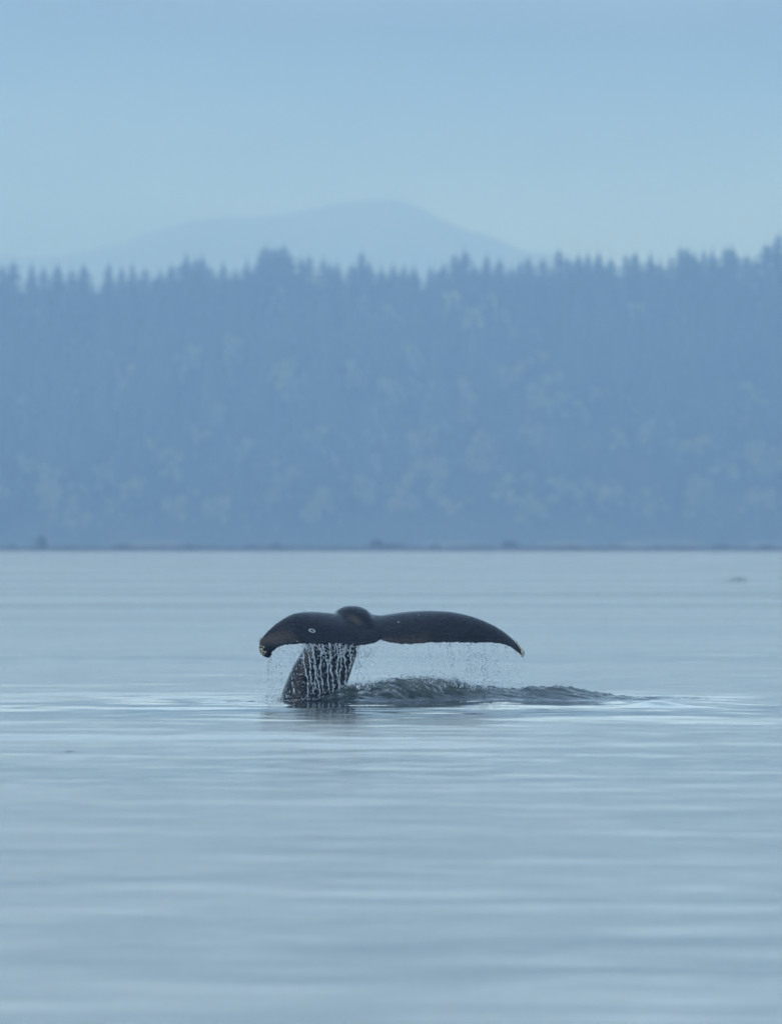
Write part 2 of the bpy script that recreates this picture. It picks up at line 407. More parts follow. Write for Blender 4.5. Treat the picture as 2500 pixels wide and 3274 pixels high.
FIRS = []
for i in range(7):
    h = [27, 31, 29, 34, 25, 30, 33][i]; rad = [5.4, 6.0, 6.6, 5.8, 5.0, 5.2, 7.0][i]
    V, Fc = conifer_arrays(h, rad, 100 + i, 15, 9)
    FIRS.append((h, np_mesh('conifer_crown', V, Fc, M['fir'], False), trunk_mesh('conifer_trunk', h * .93, .38, M['bark'])))
LEAFY = []
for i in range(6):
    h = [15, 18, 13, 20, 16, 12][i]; rad = [4.6, 5.2, 4.4, 4.8, 5.6, 4.0][i]
    V, Fc = broadleaf_arrays(h, rad, 200 + i, 420)
    mt = M[['alder', 'maple', 'alder', 'alder', 'maple', 'budding'][i]]
    LEAFY.append((h, np_mesh('leafy_crown', V, Fc, mt, False), trunk_mesh('leafy_trunk', h * .75, .22, M['palebark'], 6, i)))
def place_tree(name, kinds, k, x, y, z, s, rot, label, cat, group):
    h, crown, trunk = kinds[k]
    t = empty(name, (x, y, z)); q = random.uniform(.8, 1.25); q = q if kinds is LEAFY else random.uniform(1.1, 2.1); t.scale = (s * q, s * q, s); t.rotation_euler = (0, 0, rot)
    link('crown', crown, t); link('trunk', trunk, t)
    return tag(t, label, cat, group)

SKYLINE = [(8, 846), (42, 834), (101, 837), (140, 850), (184, 843), (229, 858), (268, 843), (348, 834), (388, 850), (423, 837), (464, 856), (510, 858), (548, 843), (595, 810), (625, 822), (646, 813),
           (672, 850), (714, 834), (752, 858), (789, 825), (835, 800), (851, 780), (872, 783), (887, 792), (908, 776), (928, 815), (964, 816), (988, 813), (1034, 821), (1056, 840), (1079, 833), (1125, 842), (1157, 799), (1180, 835), (1220, 844),
           (1257, 844), (1291, 847), (1324, 847), (1376, 848), (1417, 840), (1455, 807), (1486, 795), (1520, 845), (1556, 810), (1596, 825), (1635, 848), (1663, 829), (1689, 819), (1737, 821),
           (1787, 792), (1815, 818), (1849, 807), (1879, 803), (1914, 803), (1953, 821), (2001, 807), (2031, 803), (2079, 803), (2110, 825), (2143, 814), (2176, 781), (2198, 788), (2221, 799),
           (2250, 792), (2277, 788), (2321, 784), (2340, 784), (2388, 810), (2415, 822), (2448, 773), (2489, 740)]
SPECIAL = {908: 'slim conifer spire at the right end of the tall dark skyline clump', 851: 'broad conifer at the left end of the tall dark skyline clump',
           1157: 'lone pointed conifer on the skyline just right of the tall clump', 2489: 'tallest conifer of the skyline, at the right edge of the picture',
           2448: 'second tall conifer from the right edge of the skyline', 1486: 'taller of the two close conifer spires right of the mountain',
           1787: 'conifer spire at the left end of the raised right hand treeline', 595: 'narrow conifer spire left of a broad twin on the left skyline',
           646: 'broad conifer just right of a narrow spire on the left skyline', 789: 'isolated conifer spire just left of the tall skyline clump'}
ORD = 'first second third fourth fifth sixth seventh eighth ninth tenth eleventh twelfth thirteenth fourteenth fifteenth sixteenth seventeenth eighteenth nineteenth twentieth'.split()
TENS = {20: 'twenty', 30: 'thirty'}
def nth(n):
    n += 1
    if n <= 20: return ORD[n - 1]
    return 'thirtieth' if n == 30 else TENS[n // 10 * 10] + '-' + ORD[n % 10 - 1]
def skyline_label(i):
    n = len(SKYLINE)
    return ('hazy blue conifer on the skyline, %s from the left edge' % nth(i)) if i < n // 2 else ('hazy blue conifer on the skyline, %s from the right edge' % nth(n - 1 - i))
for i, (px, py) in enumerate(SKYLINE):
    y = U * (3132 + random.uniform(-6, 8)); k = F / y
    x = (px - 1250) / k; top = (1737 - py) / k + HC + 2.0
    gz = float(ground_z(x, y)) - .3
    kk = random.randrange(len(FIRS)); h = FIRS[kk][0] * 1.03
    s = (top - gz) / h
    place_tree('conifer_tree', FIRS, kk, x, y, gz, s, random.random() * 6.28, SPECIAL.get(px, skyline_label(i)), 'conifer', 'conifers along the skyline')

PATCH = [(610, 1150), (640, 1165), (760, 1125), (390, 1215), (380, 1255), (890, 1200), (930, 1205), (1130, 1190), (700, 1330), (630, 1390), (510, 1450), (545, 1490), (780, 1440), (1010, 1400),
         (1090, 1490), (900, 1540), (420, 1560), (330, 1520), (560, 1620), (1150, 1560), (1050, 1600), (1330, 1150), (1440, 1130), (1660, 1080), (1580, 1200), (1640, 1190), (1730, 1140), (1730, 1240),
         (1770, 1290), (1480, 1300), (1500, 1240), (1680, 1390), (1580, 1410), (1550, 1430), (1340, 1410), (1270, 1260), (1860, 1310), (1920, 1260), (1980, 1400), (2060, 1380), (2160, 1440), (2230, 1420),
         (2310, 1480), (2260, 1100), (2330, 1095), (2390, 1115), (2420, 1260), (2360, 1330), (2400, 1450), (2480, 1450), (1350, 1500), (1400, 1540), (1480, 1460), (1600, 1560), (1290, 1560), (1800, 1560),
         (1950, 1580), (2100, 1600), (150, 1600), (90, 1480), (240, 1640), (700, 1640), (1000, 1660), (1200, 1500), (1440, 1620), (1700, 1640), (2250, 1620), (2420, 1640)]
yy = U * np.linspace(3013, 3125, 400)
leafy_pos = []
BANDS = [('along the upper edge', 0, 1210), ('across the middle', 1210, 1425), ('across the lower part', 1425, 1550), ('along the foot', 1550, 1800)]
for i, (px, py) in enumerate(PATCH):
    kk = 5 if (px, py) in ((2260, 1100), (2330, 1095), (2390, 1115), (2360, 1330), (1090, 1490)) else random.randrange(5)
    s = U * random.uniform(.8, 1.1); h = LEAFY[kk][0] * s * .68
    d = np.abs((1737 - py) / F * yy + HC - (ground_z((px - 1250) / F * yy, yy) + h)); y = float(yy[np.argmin(d)])
    x = (px - 1250) / F * y
    leafy_pos.append((x, y, py))
    bandn, members = next((bn, sorted(p for p in PATCH if lo <= p[1] < hi)) for bn, lo, hi in BANDS if lo <= py < hi)
    lab = '%s tree %s of the wooded slope, %s from left' % ('dull pinkish twiggy' if kk == 5 else 'pale leafy', bandn, nth(members.index((px, py))))
    place_tree('leafy_tree', LEAFY, kk, x, y, float(ground_z(x, y)) - .2, s, random.random() * 6.28, lab, 'tree', 'pale leafy trees on the slope')

# the rest of the wood: one far-off mass
def build_forest():
    protoF = [conifer_arrays([22, 25, 28, 20, 24][i], [5.0, 5.6, 6.0, 4.8, 6.2][i], 300 + i, 11, 8) for i in range(5)]
    protoL = [broadleaf_arrays([12, 14, 11][i], [4.2, 4.8, 4.0][i], 320 + i, 150) for i in range(3)]
    outs = {'fir': ([], []), 'alder': ([], [])}; cnt = {'fir': 0, 'alder': 0}
    gxs = np.concatenate([np.arange(-330, 330, 5.0), np.arange(-900, -330, 6.0), np.arange(330, 900, 6.0)]); gys = np.arange(3017, 3150, 4.6)
    LP = np.array([(p[0] / U, p[1] / U) for p in leafy_pos])
    n = 0
    for x0 in gxs:
        for y0 in gys:
            x = x0 + random.uniform(-2.2, 2.2); y = y0 + random.uniform(-2, 2)
            if abs(x) > 175 and random.random() < (.5 if abs(x) < 330 else .72): continue
            d = LP - (x, y)
            if np.any((np.abs(d[:, 0]) < 3.9) & (d[:, 1] > -3) & (d[:, 1] < 40)) and abs(x) < 140 and y < 3100:
                if np.any((np.abs(d[:, 0]) < 5.2) & (d[:, 1] > -3) & (d[:, 1] < 10)): continue
                sc = random.uniform(.35, .5)
            else: sc = random.uniform(.72, 1.12)
            if abs(x) > 330: sc *= 1.3
            low = (y - 3017) / 130
            leafy = random.random() < (0.32 * (1 - low) ** 1.3 + .10 * (noise(x * .03, y * .05, 90) > .1))
            if y < 3024: leafy = random.random() < .6; sc *= .6
            key = 'alder' if leafy else 'fir'
            V, Fc = random.choice(protoL if leafy else protoF)
            a = random.random() * 6.28; c, s_ = math.cos(a), math.sin(a)
            if y > 3116: sc = random.uniform(.86, 1.19) * (24.0 / max(V[:, 2]))
            if y > 3116 and not leafy: sc *= 1.07
            P = np.stack([((V[:, 0] * c - V[:, 1] * s_) * sc + x) * U, ((V[:, 0] * s_ + V[:, 1] * c) * sc + y) * U, V[:, 2] * sc * U + float(ground_z(x * U, y * U)) - .6], -1)
            outs[key][0].append(P); outs[key][1].append(Fc + cnt[key]); cnt[key] += len(V); n += 1
    for key in outs:
        me = np_mesh('wooded_slope', np.concatenate(outs[key][0]), np.concatenate(outs[key][1]), M[key], False)
        tag(link('conifer_wood' if key == 'fir' else 'leafy_undergrowth', me), 'dense hazy conifer wood covering the far hillside' if key == 'fir' else 'scattered paler leafy growth mixed through the far wood', 'forest', None, 'stuff')
    print('forest trees, triangles', n, sum(len(f) for k in outs for f in outs[k][1]))
build_forest()

# ------------------------------------------------------------------ shore rocks and logs
def rock_mesh(seed, sx, sy, sz):
    bm = bmesh.new(); bmesh.ops.create_icosphere(bm, subdivisions=2, radius=1)
    r = np.random.default_rng(seed); o = r.random(3) * 50
    for v in bm.verts:
        p = np.array(v.co) * 1.3 + o
        f = 1 + .45 * float(noise(p[0] + p[2], p[1] - p[2] * .7, 3)) + .2 * float(noise(p[0] * 2.3, p[2] * 2.3 + p[1], 4))
        v.co = Vector((v.co.x * sx * f, v.co.y * sy * f, max(v.co.z, -.35) * sz * f))
    me = bpy.data.meshes.new('rock'); bm.to_mesh(me); bm.free(); me.materials.append(M['rock']); return me
ROCKS = [(135, 1.9, 3.6, 'peaked dark boulder standing highest on the far left shore'), (40, 2.6, 1.5, None), (230, 2.2, 1.2, None), (300, 3.0, 1.3, None), (395, 4.0, 1.7, 'long low dark boulder on the left half of the far shore'),
         (470, 2.2, 1.1, None), (560, 2.5, 1.2, None), (610, 2.6, 1.5, None), (700, 2.0, .9, None), (810, 3.4, 1.6, 'low dark boulder left of the paired rock on the far shore'), (885, 2.6, 1.9, 'small dark humped rock beside a low boulder on the far shore'),
         (960, 2.2, 1.0, None), (1060, 2.4, 1.0, None), (1205, 2.7, 3.0, 'dark stepped boulder on the far shore above the whale'), (1260, 4.5, 2.0, 'long dark rock joined to the stepped boulder above the whale'), (1390, 2.6, 1.5, None),
         (1460, 2.2, 1.3, None), (1540, 3.0, 1.0, None), (1630, 3.0, 2.4, 'dark humped rock on pale shingle right of the boulder above the whale'), (1720, 2.2, 1.1, None), (1830, 3.0, 1.4, None), (1960, 2.4, .9, None), (2070, 2.6, 1.1, None),
         (2100, 2.0, 1.4, None), (2200, 2.8, 1.1, None), (2300, 3.2, 1.5, None), (2390, 2.4, 1.1, None), (2460, 3.4, 1.6, None)]
for i, (px, hw, h, lab) in enumerate(ROCKS):
    y = Y_SPIT - 2.5 + random.uniform(-1.5, 2.5); x = (px - 1250) / F * y
    o = link('shore_rock', rock_mesh(i, hw, hw * .6, h * 1.25)); o.location = (x, y, .1)
    tag(o, lab or 'low dark rock in the row along the far waterline', 'rock', 'rocks along the far shore')
for i in range(46):
    y = Y_SPIT + random.uniform(-5, 1); x = random.uniform(-190, 190)
    if i == 0: base = [rock_mesh(60 + j, 3.2, 1.5, .8) for j in range(5)]
    o = link('shore_rock', base[i % 5]); o.location = (x, y, 0); o.rotation_euler.z = random.uniform(-.4, .4); s = random.uniform(.7, 1.25); o.scale = (s, s, s)
    tag(o, 'low dark rock in the row along the far waterline', 'rock', 'rocks along the far shore')
def log_mesh(L, r, seed):
    rr = random.Random(seed); V = []; Fc = []; n = 7
    for k in range(6):
        f = k / 5; c = (L * (f - .5), .15 * math.sin(3 * f + seed), .05 * math.sin(5 * f)); ra = r * (1 - .35 * f) * (.9 + .2 * rr.random())
        for i in range(n): V.append((c[0], c[1] + ra * math.cos(i * 6.283 / n), c[2] + ra * math.sin(i * 6.283 / n)))
    for k in range(5):
        for i in range(n): Fc.append((k * n + i, k * n + (i + 1) % n, (k + 1) * n + (i + 1) % n, (k + 1) * n + i))
    Fc += [tuple(range(n))[::-1], tuple(range(5 * n, 6 * n))]
    me = bpy.data.meshes.new('log'); me.from_pydata(V, [], Fc); me.materials.append(M['log']); me.update(); return me
for i, (px, L) in enumerate([(440, 9), (860, 7), (1290, 11), (1520, 8), (1840, 8), (1970, 6), (2180, 9)]):
    y = Y_SPIT + 1 + i * .3; o = link('driftwood_log', log_mesh(L, .4, i)); o.location = ((px - 1250) / F * y, y, 1.45); o.rotation_euler.z = random.uniform(-.35, .35)
    tag(o, 'pale driftwood log on top of the far rocky spit, %s log from the left' % ORD[i], 'log', 'driftwood on the far spit')

# ------------------------------------------------------------------ whale
def whale_skin():
    m, t, b, o = mat_new('whale_skin')
    mpn = coords(t, (1.0, 1.0, 1.0))
    st = coords(t, (2.0, 6.0, 14.0))
    n1 = N(t, 'ShaderNodeTexNoise', inp={'Scale': 2.2, 'Detail': 6.0, 'Roughness': 0.6}); t.links.new(mpn.outputs[0], n1.inputs['Vector'])
    n2 = N(t, 'ShaderNodeTexNoise', inp={'Scale': 2.0, 'Detail': 6.0, 'Roughness': 0.65, 'Distortion': 0.6}); t.links.new(st.outputs[0], n2.inputs['Vector'])
    r = N(t, 'ShaderNodeValToRGB'); r.color_ramp.elements[0].position = .3; r.color_ramp.elements[1].position = .75
    r.color_ramp.elements[0].color = (.003, .0033, .0045, 1); r.color_ramp.elements[1].color = (.009, .0095, .012, 1)
    mx = N(t, 'ShaderNodeMix', data_type='RGBA'); mx.inputs[0].default_value = .5
    t.links.new(n1.outputs[0], mx.inputs[6]); t.links.new(n2.outputs[0], mx.inputs[7]); t.links.new(mx.outputs[2], r.inputs[0])
    t.links.new(r.outputs[0], b.inputs['Base Color'])
    rr = N(t, 'ShaderNodeMapRange', inp={'From Min': .3, 'From Max': .7, 'To Min': .18, 'To Max': .36}); t.links.new(n2.outputs[0], rr.inputs[0])
    t.links.new(rr.outputs[0], b.inputs['Roughness']); b.inputs['IOR'].default_value = 1.36
    bp = N(t, 'ShaderNodeBump', inp={'Strength': .5, 'Distance': .006}); t.links.new(n2.outputs[0], bp.inputs['Height']); t.links.new(bp.outputs[0], b.inputs['Normal'])
    return m
M['skin'] = whale_skin()
M['barnacle'] = mat_noise('barnacle_shell', (.50, .42, .28), (.75, .68, .52), 30, .6, bump=.003)
M['barnacle_dark'] = mat_noise('barnacle_mouth', (.05, .02, .015), (.16, .07, .03), 30, .5)
M['scar'] = mat_noise('pale_scar', (.62, .62, .62), (.8, .8, .8), 40, .6)

def loft(rings, cap=True):
    V = []; Fc = []; n = len(rings[0])
    for r_ in rings: V += [tuple(p) for p in r_]
    for k in range(len(rings) - 1):
        for i in range(n): Fc.append((k * n + i, k * n + (i + 1) % n, (k + 1) * n + (i + 1) % n, (k + 1) * n + i))
    if cap: Fc += [tuple(range(n))[::-1], tuple(range((len(rings) - 1) * n, len(rings) * n))]
    return V, Fc
def resample(P, n, smooth=2):
    P = np.array(P, float)
    s = np.r_[0, np.cumsum(np.linalg.norm(np.diff(P, axis=0), axis=1))]; s /= s[-1]
    u = np.linspace(0, 1, n); out = np.stack([np.interp(u, s, P[:, k]) for k in range(P.shape[1])], -1)
    for _ in range(smooth):
        q = out.copy(); q[1:-1] = .25 * out[:-2] + .5 * out[1:-1] + .25 * out[2:]; out = q
    return out
# outlines: (x px, y px, depth m relative to the whale) of leading edge and trailing edge
LEAD_L = [(850, 2103, -.42), (832, 2092, -.42), (826, 2068, -.40), (829, 2052, -.37), (838, 2037, -.33), (853, 2019.7, -.26), (874, 1999.6, -.16), (902, 1979.8, -.04), (932, 1965, .08), (962, 1960, .2), (990, 1960, .30), (1033, 1963, .38), (1075, 1969, .44), (1120, 1976, .48), (1165, 1979, .50), (1200, 1978, .50)]
LEAD_R = [(1200, 1978, .50), (1244, 1970, .50), (1292, 1963, .48), (1341, 1959, .44), (1373, 1958, .40), (1421, 1959, .34), (1453, 1962, .29), (1485, 1968, .24), (1517, 1976, .18), (1550, 1988, .12), (1582, 2003, .05), (1614, 2022.9, -.01), (1645, 2049, -.07), (1661, 2069, -.10), (1675, 2090, -.12), (1673, 2098, -.12)]
TRAIL_L = [(858, 2105, -.42), (868, 2103, -.43), (876, 2092, -.46), (881, 2081, -.49), (893, 2071, -.52), (914, 2064, -.54), (958, 2061, -.55), (988, 2062, -.54), (1048, 2061, -.52), (1107, 2063, -.50), (1137, 2065, -.49), (1167, 2064, -.47), (1196, 2058, -.44), (1210, 2052, -.41), (1217, 2044, -.36)]
TRAIL_R = [(1217, 2044, -.36), (1223, 2050, -.38), (1244, 2056, -.42), (1276, 2060, -.45), (1308, 2062, -.47), (1340, 2060, -.48), (1373, 2057, -.48), (1405, 2056, -.47), (1469, 2057, -.45), (1517, 2058, -.42), (1566, 2057, -.38), (1598, 2060, -.34), (1624, 2066, -.28), (1636, 2073, -.24), (1656, 2089, -.17), (1668, 2099, -.13)]
def world(P):
    P = np.array(P, float); k = (D0 + P[:, 2]) / D0
    return np.stack([PX(P[:, 0]) * k, D0 + P[:, 2], HC - (P[:, 1] - 1737.0) / F * (D0 + P[:, 2])], -1)
def build_whale():
    nL, nR = 90, 104
    A = np.concatenate([resample(LEAD_L, nL), resample(LEAD_R, nR)[1:]])
    B = np.concatenate([resample(TRAIL_L, nL, 1), resample(TRAIL_R, nR, 1)[1:]])
    # knobbly trailing edge
    s = np.arange(len(B)); B[:, 1] += 2.0 * noise(s * .35, 0 * s, 5) * np.minimum(1, np.abs(s - nL) / 6) + 1.2 * noise(s * .11, 0 * s, 6)
    A, B = world(A), world(B)
    rings = []
    for i in range(len(A)):
        f = i / nL if i <= nL else (len(A) - 1 - i) / (nR - 1)         # 0 at a tip, 1 at the root
        th = .045 + .16 * sstep(0, 1, f ** .75)
        ch = np.linalg.norm(B[i] - A[i]); th = min(th, .30 * ch + .02)
        c = B[i] - A[i]; d = c / max(np.linalg.norm(c), 1e-6)
        n = np.array([0, -d[2] * -1, d[1] * -1]); 
        n = np.array([0.0, d[2], -d[1]]); n /= max(np.linalg.norm(n), 1e-6)
        if n[2] < 0: n = -n
        up = []; lo = []
        for t in np.linspace(0, 1, 13):
            p = A[i] + c * t; bend = (t - t ** 1.7) * abs(c[2]) * 1.0
            p = p + np.array([0, 0, bend])
            prof = 1.15 * math.sqrt(max(t, 0)) * (1 - t) ** .75 * 1.25 + .10 * math.sqrt(min(t * 8, 1)) * min(1, (1 - t) * 9)
            up.append(p + n * th * .5 * prof); lo.append(p - n * th * .55 * prof)
        rings.append(up + lo[-2:0:-1])
    V, Fc = loft(rings)
    # tail stock: (x px, y px, depth, half width px, half thickness m)
    S = [(968, 2420, .30, 118, .46), (978, 2330, .36, 112, .43), (996, 2245, .42, 101, .39), (1021, 2165, .48, 93, .35), (1050, 2105, .53, 84, .31), (1083, 2045, .58, 72, .27), (1108, 2003, .58, 62, .23),
         (1122, 1973, .48, 57, .20), (1131, 1962, .34, 54, .175), (1143, 1972, .18, 48, .15), (1155, 1988, .05, 42, .13), (1170, 2012, -.08, 32, .10), (1188, 2036, -.19, 20, .06)]
    S = resample(S, 46, 3); C = world(S[:, :3]); rings = []
    for i in range(len(C)):
        T = C[min(i + 1, len(C) - 1)] - C[max(i - 1, 0)]; T /= np.linalg.norm(T)
        a = np.array([1.0, 0, 0]); a -= T * np.dot(a, T); a /= np.linalg.norm(a); b = np.cross(T, a)
        hw = S[i, 3] / 206; ht = S[i, 4]
        ring = []
        for k in range(28):
            t = k * 2 * math.pi / 28; ct, st_ = math.cos(t), math.sin(t)
            ring.append(C[i] + a * hw * ct + b * ht * math.copysign(abs(st_) ** .9, st_))
        rings.append(ring)
    V2, F2 = loft(rings)
    # low mound where the stock spreads into the flukes
    E = [(1132, 1990, .62), (1134, 1984, .45), (1140, 1988, .28), (1150, 1999, .12), (1165, 2014, -.03), (1185, 2030, -.16)]
    EC = world(E); rings = []
    for i in range(len(EC)):
        wq = [.20, .48, .56, .54, .44, .2][i]; tq = [.05, .12, .13, .12, .09, .04][i]
        rings.append([EC[i] + np.array([math.cos(t) * wq, 0, math.sin(t) * tq]) for t in np.linspace(0, 2 * math.pi, 24, endpoint=False)])
    V3, F3 = loft(rings); off = len(V); V = V + V3; Fc = Fc + [tuple(x + off for x in f) for f in F3]
    off = len(V); V = V + V2; Fc = Fc + [tuple(x + off for x in f) for f in F2]
    me = bpy.data.meshes.new('whale_raw'); me.from_pydata(V, [], Fc); me.update()
    bm = bmesh.new(); bm.from_mesh(me); bmesh.ops.recalc_face_normals(bm, faces=bm.faces); bm.to_mesh(me); bm.free()
    tmp = bpy.data.objects.new('tmp', me); COL.objects.link(tmp)
    m = tmp.modifiers.new('r', 'REMESH'); m.mode = 'VOXEL'; m.voxel_size = .0125; m.adaptivity = 0
    sm = tmp.modifiers.new('s', 'SMOOTH'); sm.iterations = 5; sm.factor = .5
    dg = bpy.context.evaluated_depsgraph_get(); dg.update()
    out = bpy.data.meshes.new_from_object(tmp.evaluated_get(dg)); out.name = 'whale_body'
    bpy.data.objects.remove(tmp)
    # melt the root of the flukes and the stock into each other
    nv = len(out.vertices); co = np.empty(nv * 3, np.float32); out.vertices.foreach_get('co', co); co = co.reshape(-1, 3).astype(float)
    ed = np.empty(len(out.edges) * 2, np.int32); out.edges.foreach_get('vertices', ed); ed = ed.reshape(-1, 2)
    deg = np.bincount(ed.ravel(), minlength=nv)[:, None].astype(float)
    jc = world([(1150, 1992, .15)])[0]; wgt = .9 * np.exp(-(((co - jc) / (.42, .40, .22)) ** 2).sum(1))[:, None]
    wgt[wgt < .02] = 0
    for _ in range(70):
        acc = np.zeros_like(co)
        for kx in range(3):
            acc[:, kx] = np.bincount(ed[:, 0], co[ed[:, 1], kx], nv) + np.bincount(ed[:, 1], co[ed[:, 0], kx], nv)
        co += wgt * (acc / deg - co)
    out.vertices.foreach_set('co', co.astype(np.float32).ravel()); out.update()
    out.polygons.foreach_set('use_smooth', [True] * len(out.polygons)); out.materials.clear(); out.materials.append(M['skin'])
    print('whale faces', len(out.polygons))
    base = Vector((PX(996), D0 + .42, 0))
    co = np.empty(len(out.vertices) * 3, np.float32); out.vertices.foreach_get('co', co)
    co = co.reshape(-1, 3); bvh = BVHTree.FromPolygons([tuple(v) for v in co], [tuple(p.vertices) for p in out.polygons])
    co -= np.array(base, np.float32); out.vertices.foreach_set('co', co.ravel()); out.update()
    root = empty('whale', base)
    tag(root, 'dark grey whale tail raised above the sea, flukes drooping and streaming water', 'whale')
    link('body', out, root)
    return root, base, bvh, B
whale, WBASE, WBVH, TRAIL = build_whale()
def hit(px, py):
    """where the line of sight through a photo pixel meets the whale"""
    o = Vector((0, 0, HC)); d = Vector(((px - 1250) / F, 1, -(py - 1737.0) / F)).normalized()
    p, n, i, ds = WBVH.ray_cast(o, d)
    if p is None:
        p, n, i, ds = WBVH.find_nearest(o + d * (D0 - .1))
    return p, n
def barnacle(px, py, r, seed):
    p, n = hit(px, py); rr = random.Random(seed)
    n = (n + Vector((rr.uniform(-.5, .5), -.5, rr.uniform(-.2, .4)))).normalized()
    q = n.to_track_quat('Z', 'Y'); V = []; Fc = []; k = 10
    prof = [(1.0, -.25), (1.0, .05), (.9, .4), (.72, .75), (.55, .85), (.42, .72), (.3, .35)]
    for (a, z) in prof:
        for i in range(k):
            w_ = 1 + .14 * math.cos(i * math.pi) + rr.uniform(-.06, .06)
            V.append(tuple(q @ Vector((a * r * w_ * math.cos(i * 6.283 / k), a * r * w_ * math.sin(i * 6.283 / k), z * r)) + p - WBASE))
    for j in range(len(prof) - 1):
        for i in range(k): Fc.append((j * k + i, j * k + (i + 1) % k, (j + 1) * k + (i + 1) % k, (j + 1) * k + i))
    Fc.append(tuple(range((len(prof) - 1) * k, len(prof) * k)))
    o = mesh_obj('barnacle', V, Fc, M['barnacle'], whale, False)
    o.data.materials.append(M['barnacle_dark'])
    for f in o.data.polygons[(len(prof) - 3) * k:]: f.material_index = 1
for i, (px, py, r) in enumerate([(827, 2062, .022), (834, 2066, .014), (822, 2068, .016), (842, 2070, .015), (835, 2079, .022), (829, 2086, .017), (842, 2088, .026), (849, 2086, .013), (833, 2093, .016), (840, 2098, .014), (830, 2076, .012),
                                 (1651, 2051, .011), (1654, 2055, .012), (1657, 2063, .010), (1660, 2069, .012), (1668, 2072, .011), (1671, 2079, .013), (1674, 2086, .018), (1679, 2093, .014), (1683, 2097, .012), (1670, 2098, .012)]):
    barnacle(px, py, r * (1.3 if px < 1250 else 1.75), i)
def scar_ring(pts, width, name='ring_scar'):
    """thin pale ring following the skin"""
    V = []; Fc = []; n = len(pts)
    for i in range(n):
        p, nn = hit(*pts[i]); a, _ = hit(*pts[(i + 1) % n]); b, _ = hit(*pts[i - 1]); t = (a - b).normalized(); s = nn.cross(t).normalized()
        V += [tuple(p + s * width + nn * .002 - WBASE), tuple(p + nn * .007 - WBASE), tuple(p - s * width + nn * .002 - WBASE)]
    for i in range(n):
        j = (i + 1) % n
        for k in range(2): Fc.append((i * 3 + k, j * 3 + k, j * 3 + k + 1, i * 3 + k + 1))
    mesh_obj(name, V, Fc, M['scar'], whale)
def ell(cx, cy, a, b, rot, n=28):
    c, s = math.cos(rot), math.sin(rot)
    return [(cx + a * math.cos(t) * c - b * math.sin(t) * s, cy + a * math.cos(t) * s + b * math.sin(t) * c) for t in np.linspace(0, 2 * math.pi, n, endpoint=False)]
scar_ring(ell(997.5, 2017, 9.2, 4.4, .28), .0062)
scar_ring(ell(829, 2053, 3.4, 5.4, .5, 16), .003)
for px, py, a in [(854, 2014, 1.6), (848, 2019, 1.0), (849, 2021.5, .9), (950, 2051, 1.6), (1338, 1967, 1.0), (1274, 1990, 2.2)]:
    scar_ring(ell(px, py, a, a * .6, .2, 8), .0022, 'pale_speck')

# ------------------------------------------------------------------ falling water
def water_glass():
    m, t, b, o = mat_new('falling_water')
    b.inputs['Base Color'].default_value = (.97, .99, 1, 1); b.inputs['Roughness'].default_value = .08
    b.inputs['IOR'].default_value = 1.33; b.inputs['Transmission Weight'].default_value = 1.0
    return m
def froth():
    m, t, b, o = mat_new('aerated_water')
    b.inputs['Base Color'].default_value = (.88, .92, .94, 1); b.inputs['Roughness'].default_value = .2
    b.inputs['IOR'].default_value = 1.33; b.inputs['Transmission Weight'].default_value = .35
    return m
M['drops'] = water_glass(); M['froth'] = froth()
M['veil'] = froth(); M['veil'].node_tree.nodes['Principled BSDF'].inputs['Transmission Weight'].default_value = 0.0
_bm = bmesh.new(); bmesh.ops.create_icosphere(_bm, subdivisions=1, radius=1)
ICO_V = np.array([v.co[:] for v in _bm.verts]); ICO_F = np.array([[v.index for v in f.verts] for f in _bm.faces]); _bm.free()
class Drops:
    def __init__(s): s.V = []; s.F = []; s.n = 0
    def drop(s, p, r, stretch=1.0, lean=0.0):
        v = ICO_V * (1 + .25 * rng.standard_normal((len(ICO_V), 1)) * .5)
        v = v * (r, r, r * stretch); v[:, 0] += lean * v[:, 2]
        s.V.append(v + np.asarray(p)); s.F.append(ICO_F + s.n); s.n += len(v)
    def strand(s, pts, radii, n=6):
        pts = np.asarray(pts); k = len(pts); ring = np.linspace(0, 2 * np.pi, n, endpoint=False)
        V = np.concatenate([pts[i] + np.stack([np.cos(ring) * radii[i], np.sin(ring) * radii[i] * .7, 0 * ring], -1) for i in range(k)])
        Fc = []
        for i in range(k - 1):
            for j in range(n):
                a, b, c, d = i * n + j, i * n + (j + 1) % n, (i + 1) * n + (j + 1) % n, (i + 1) * n + j
                Fc += [(a, b, c), (a, c, d)]
        s.V.append(V); s.F.append(np.array(Fc) + s.n); s.n += len(V)
    def build(s, name, mat, label):
        me = np_mesh(name, np.concatenate(s.V), np.concatenate(s.F), mat)
        return tag(link(name, me), label, 'water spray', None, 'stuff')
TX = TRAIL[:, 0]
def trail_at(px):
    x = PX(px); i = int(np.argmin(np.abs(TX - x))); return TRAIL[i]
def fall(dr, px, dens_r, py1=2240, clumps=12, wob=2.0, rmin=.004, rmax=.012, lean=0.0, dy=0.0):
    """one broken line of drops falling from the trailing edge"""
    p0 = trail_at(px); z1 = PZ(py1); z = p0[2] - .01; x = p0[0]; ph = random.random() * 10
    while z > z1:
        f = (p0[2] - z)
        xx = x + lean * f + .006 * wob * math.sin(ph + z * 14) + random.gauss(0, .004 + .012 * f)
        dr.drop((xx, p0[1] + dy + random.gauss(0, .03), z), random.uniform(rmin, rmax) * (1 if random.random() < .85 else 1.5), random.uniform(1.4, 4.0), lean)
        z -= random.expovariate(1.0) * dens_r
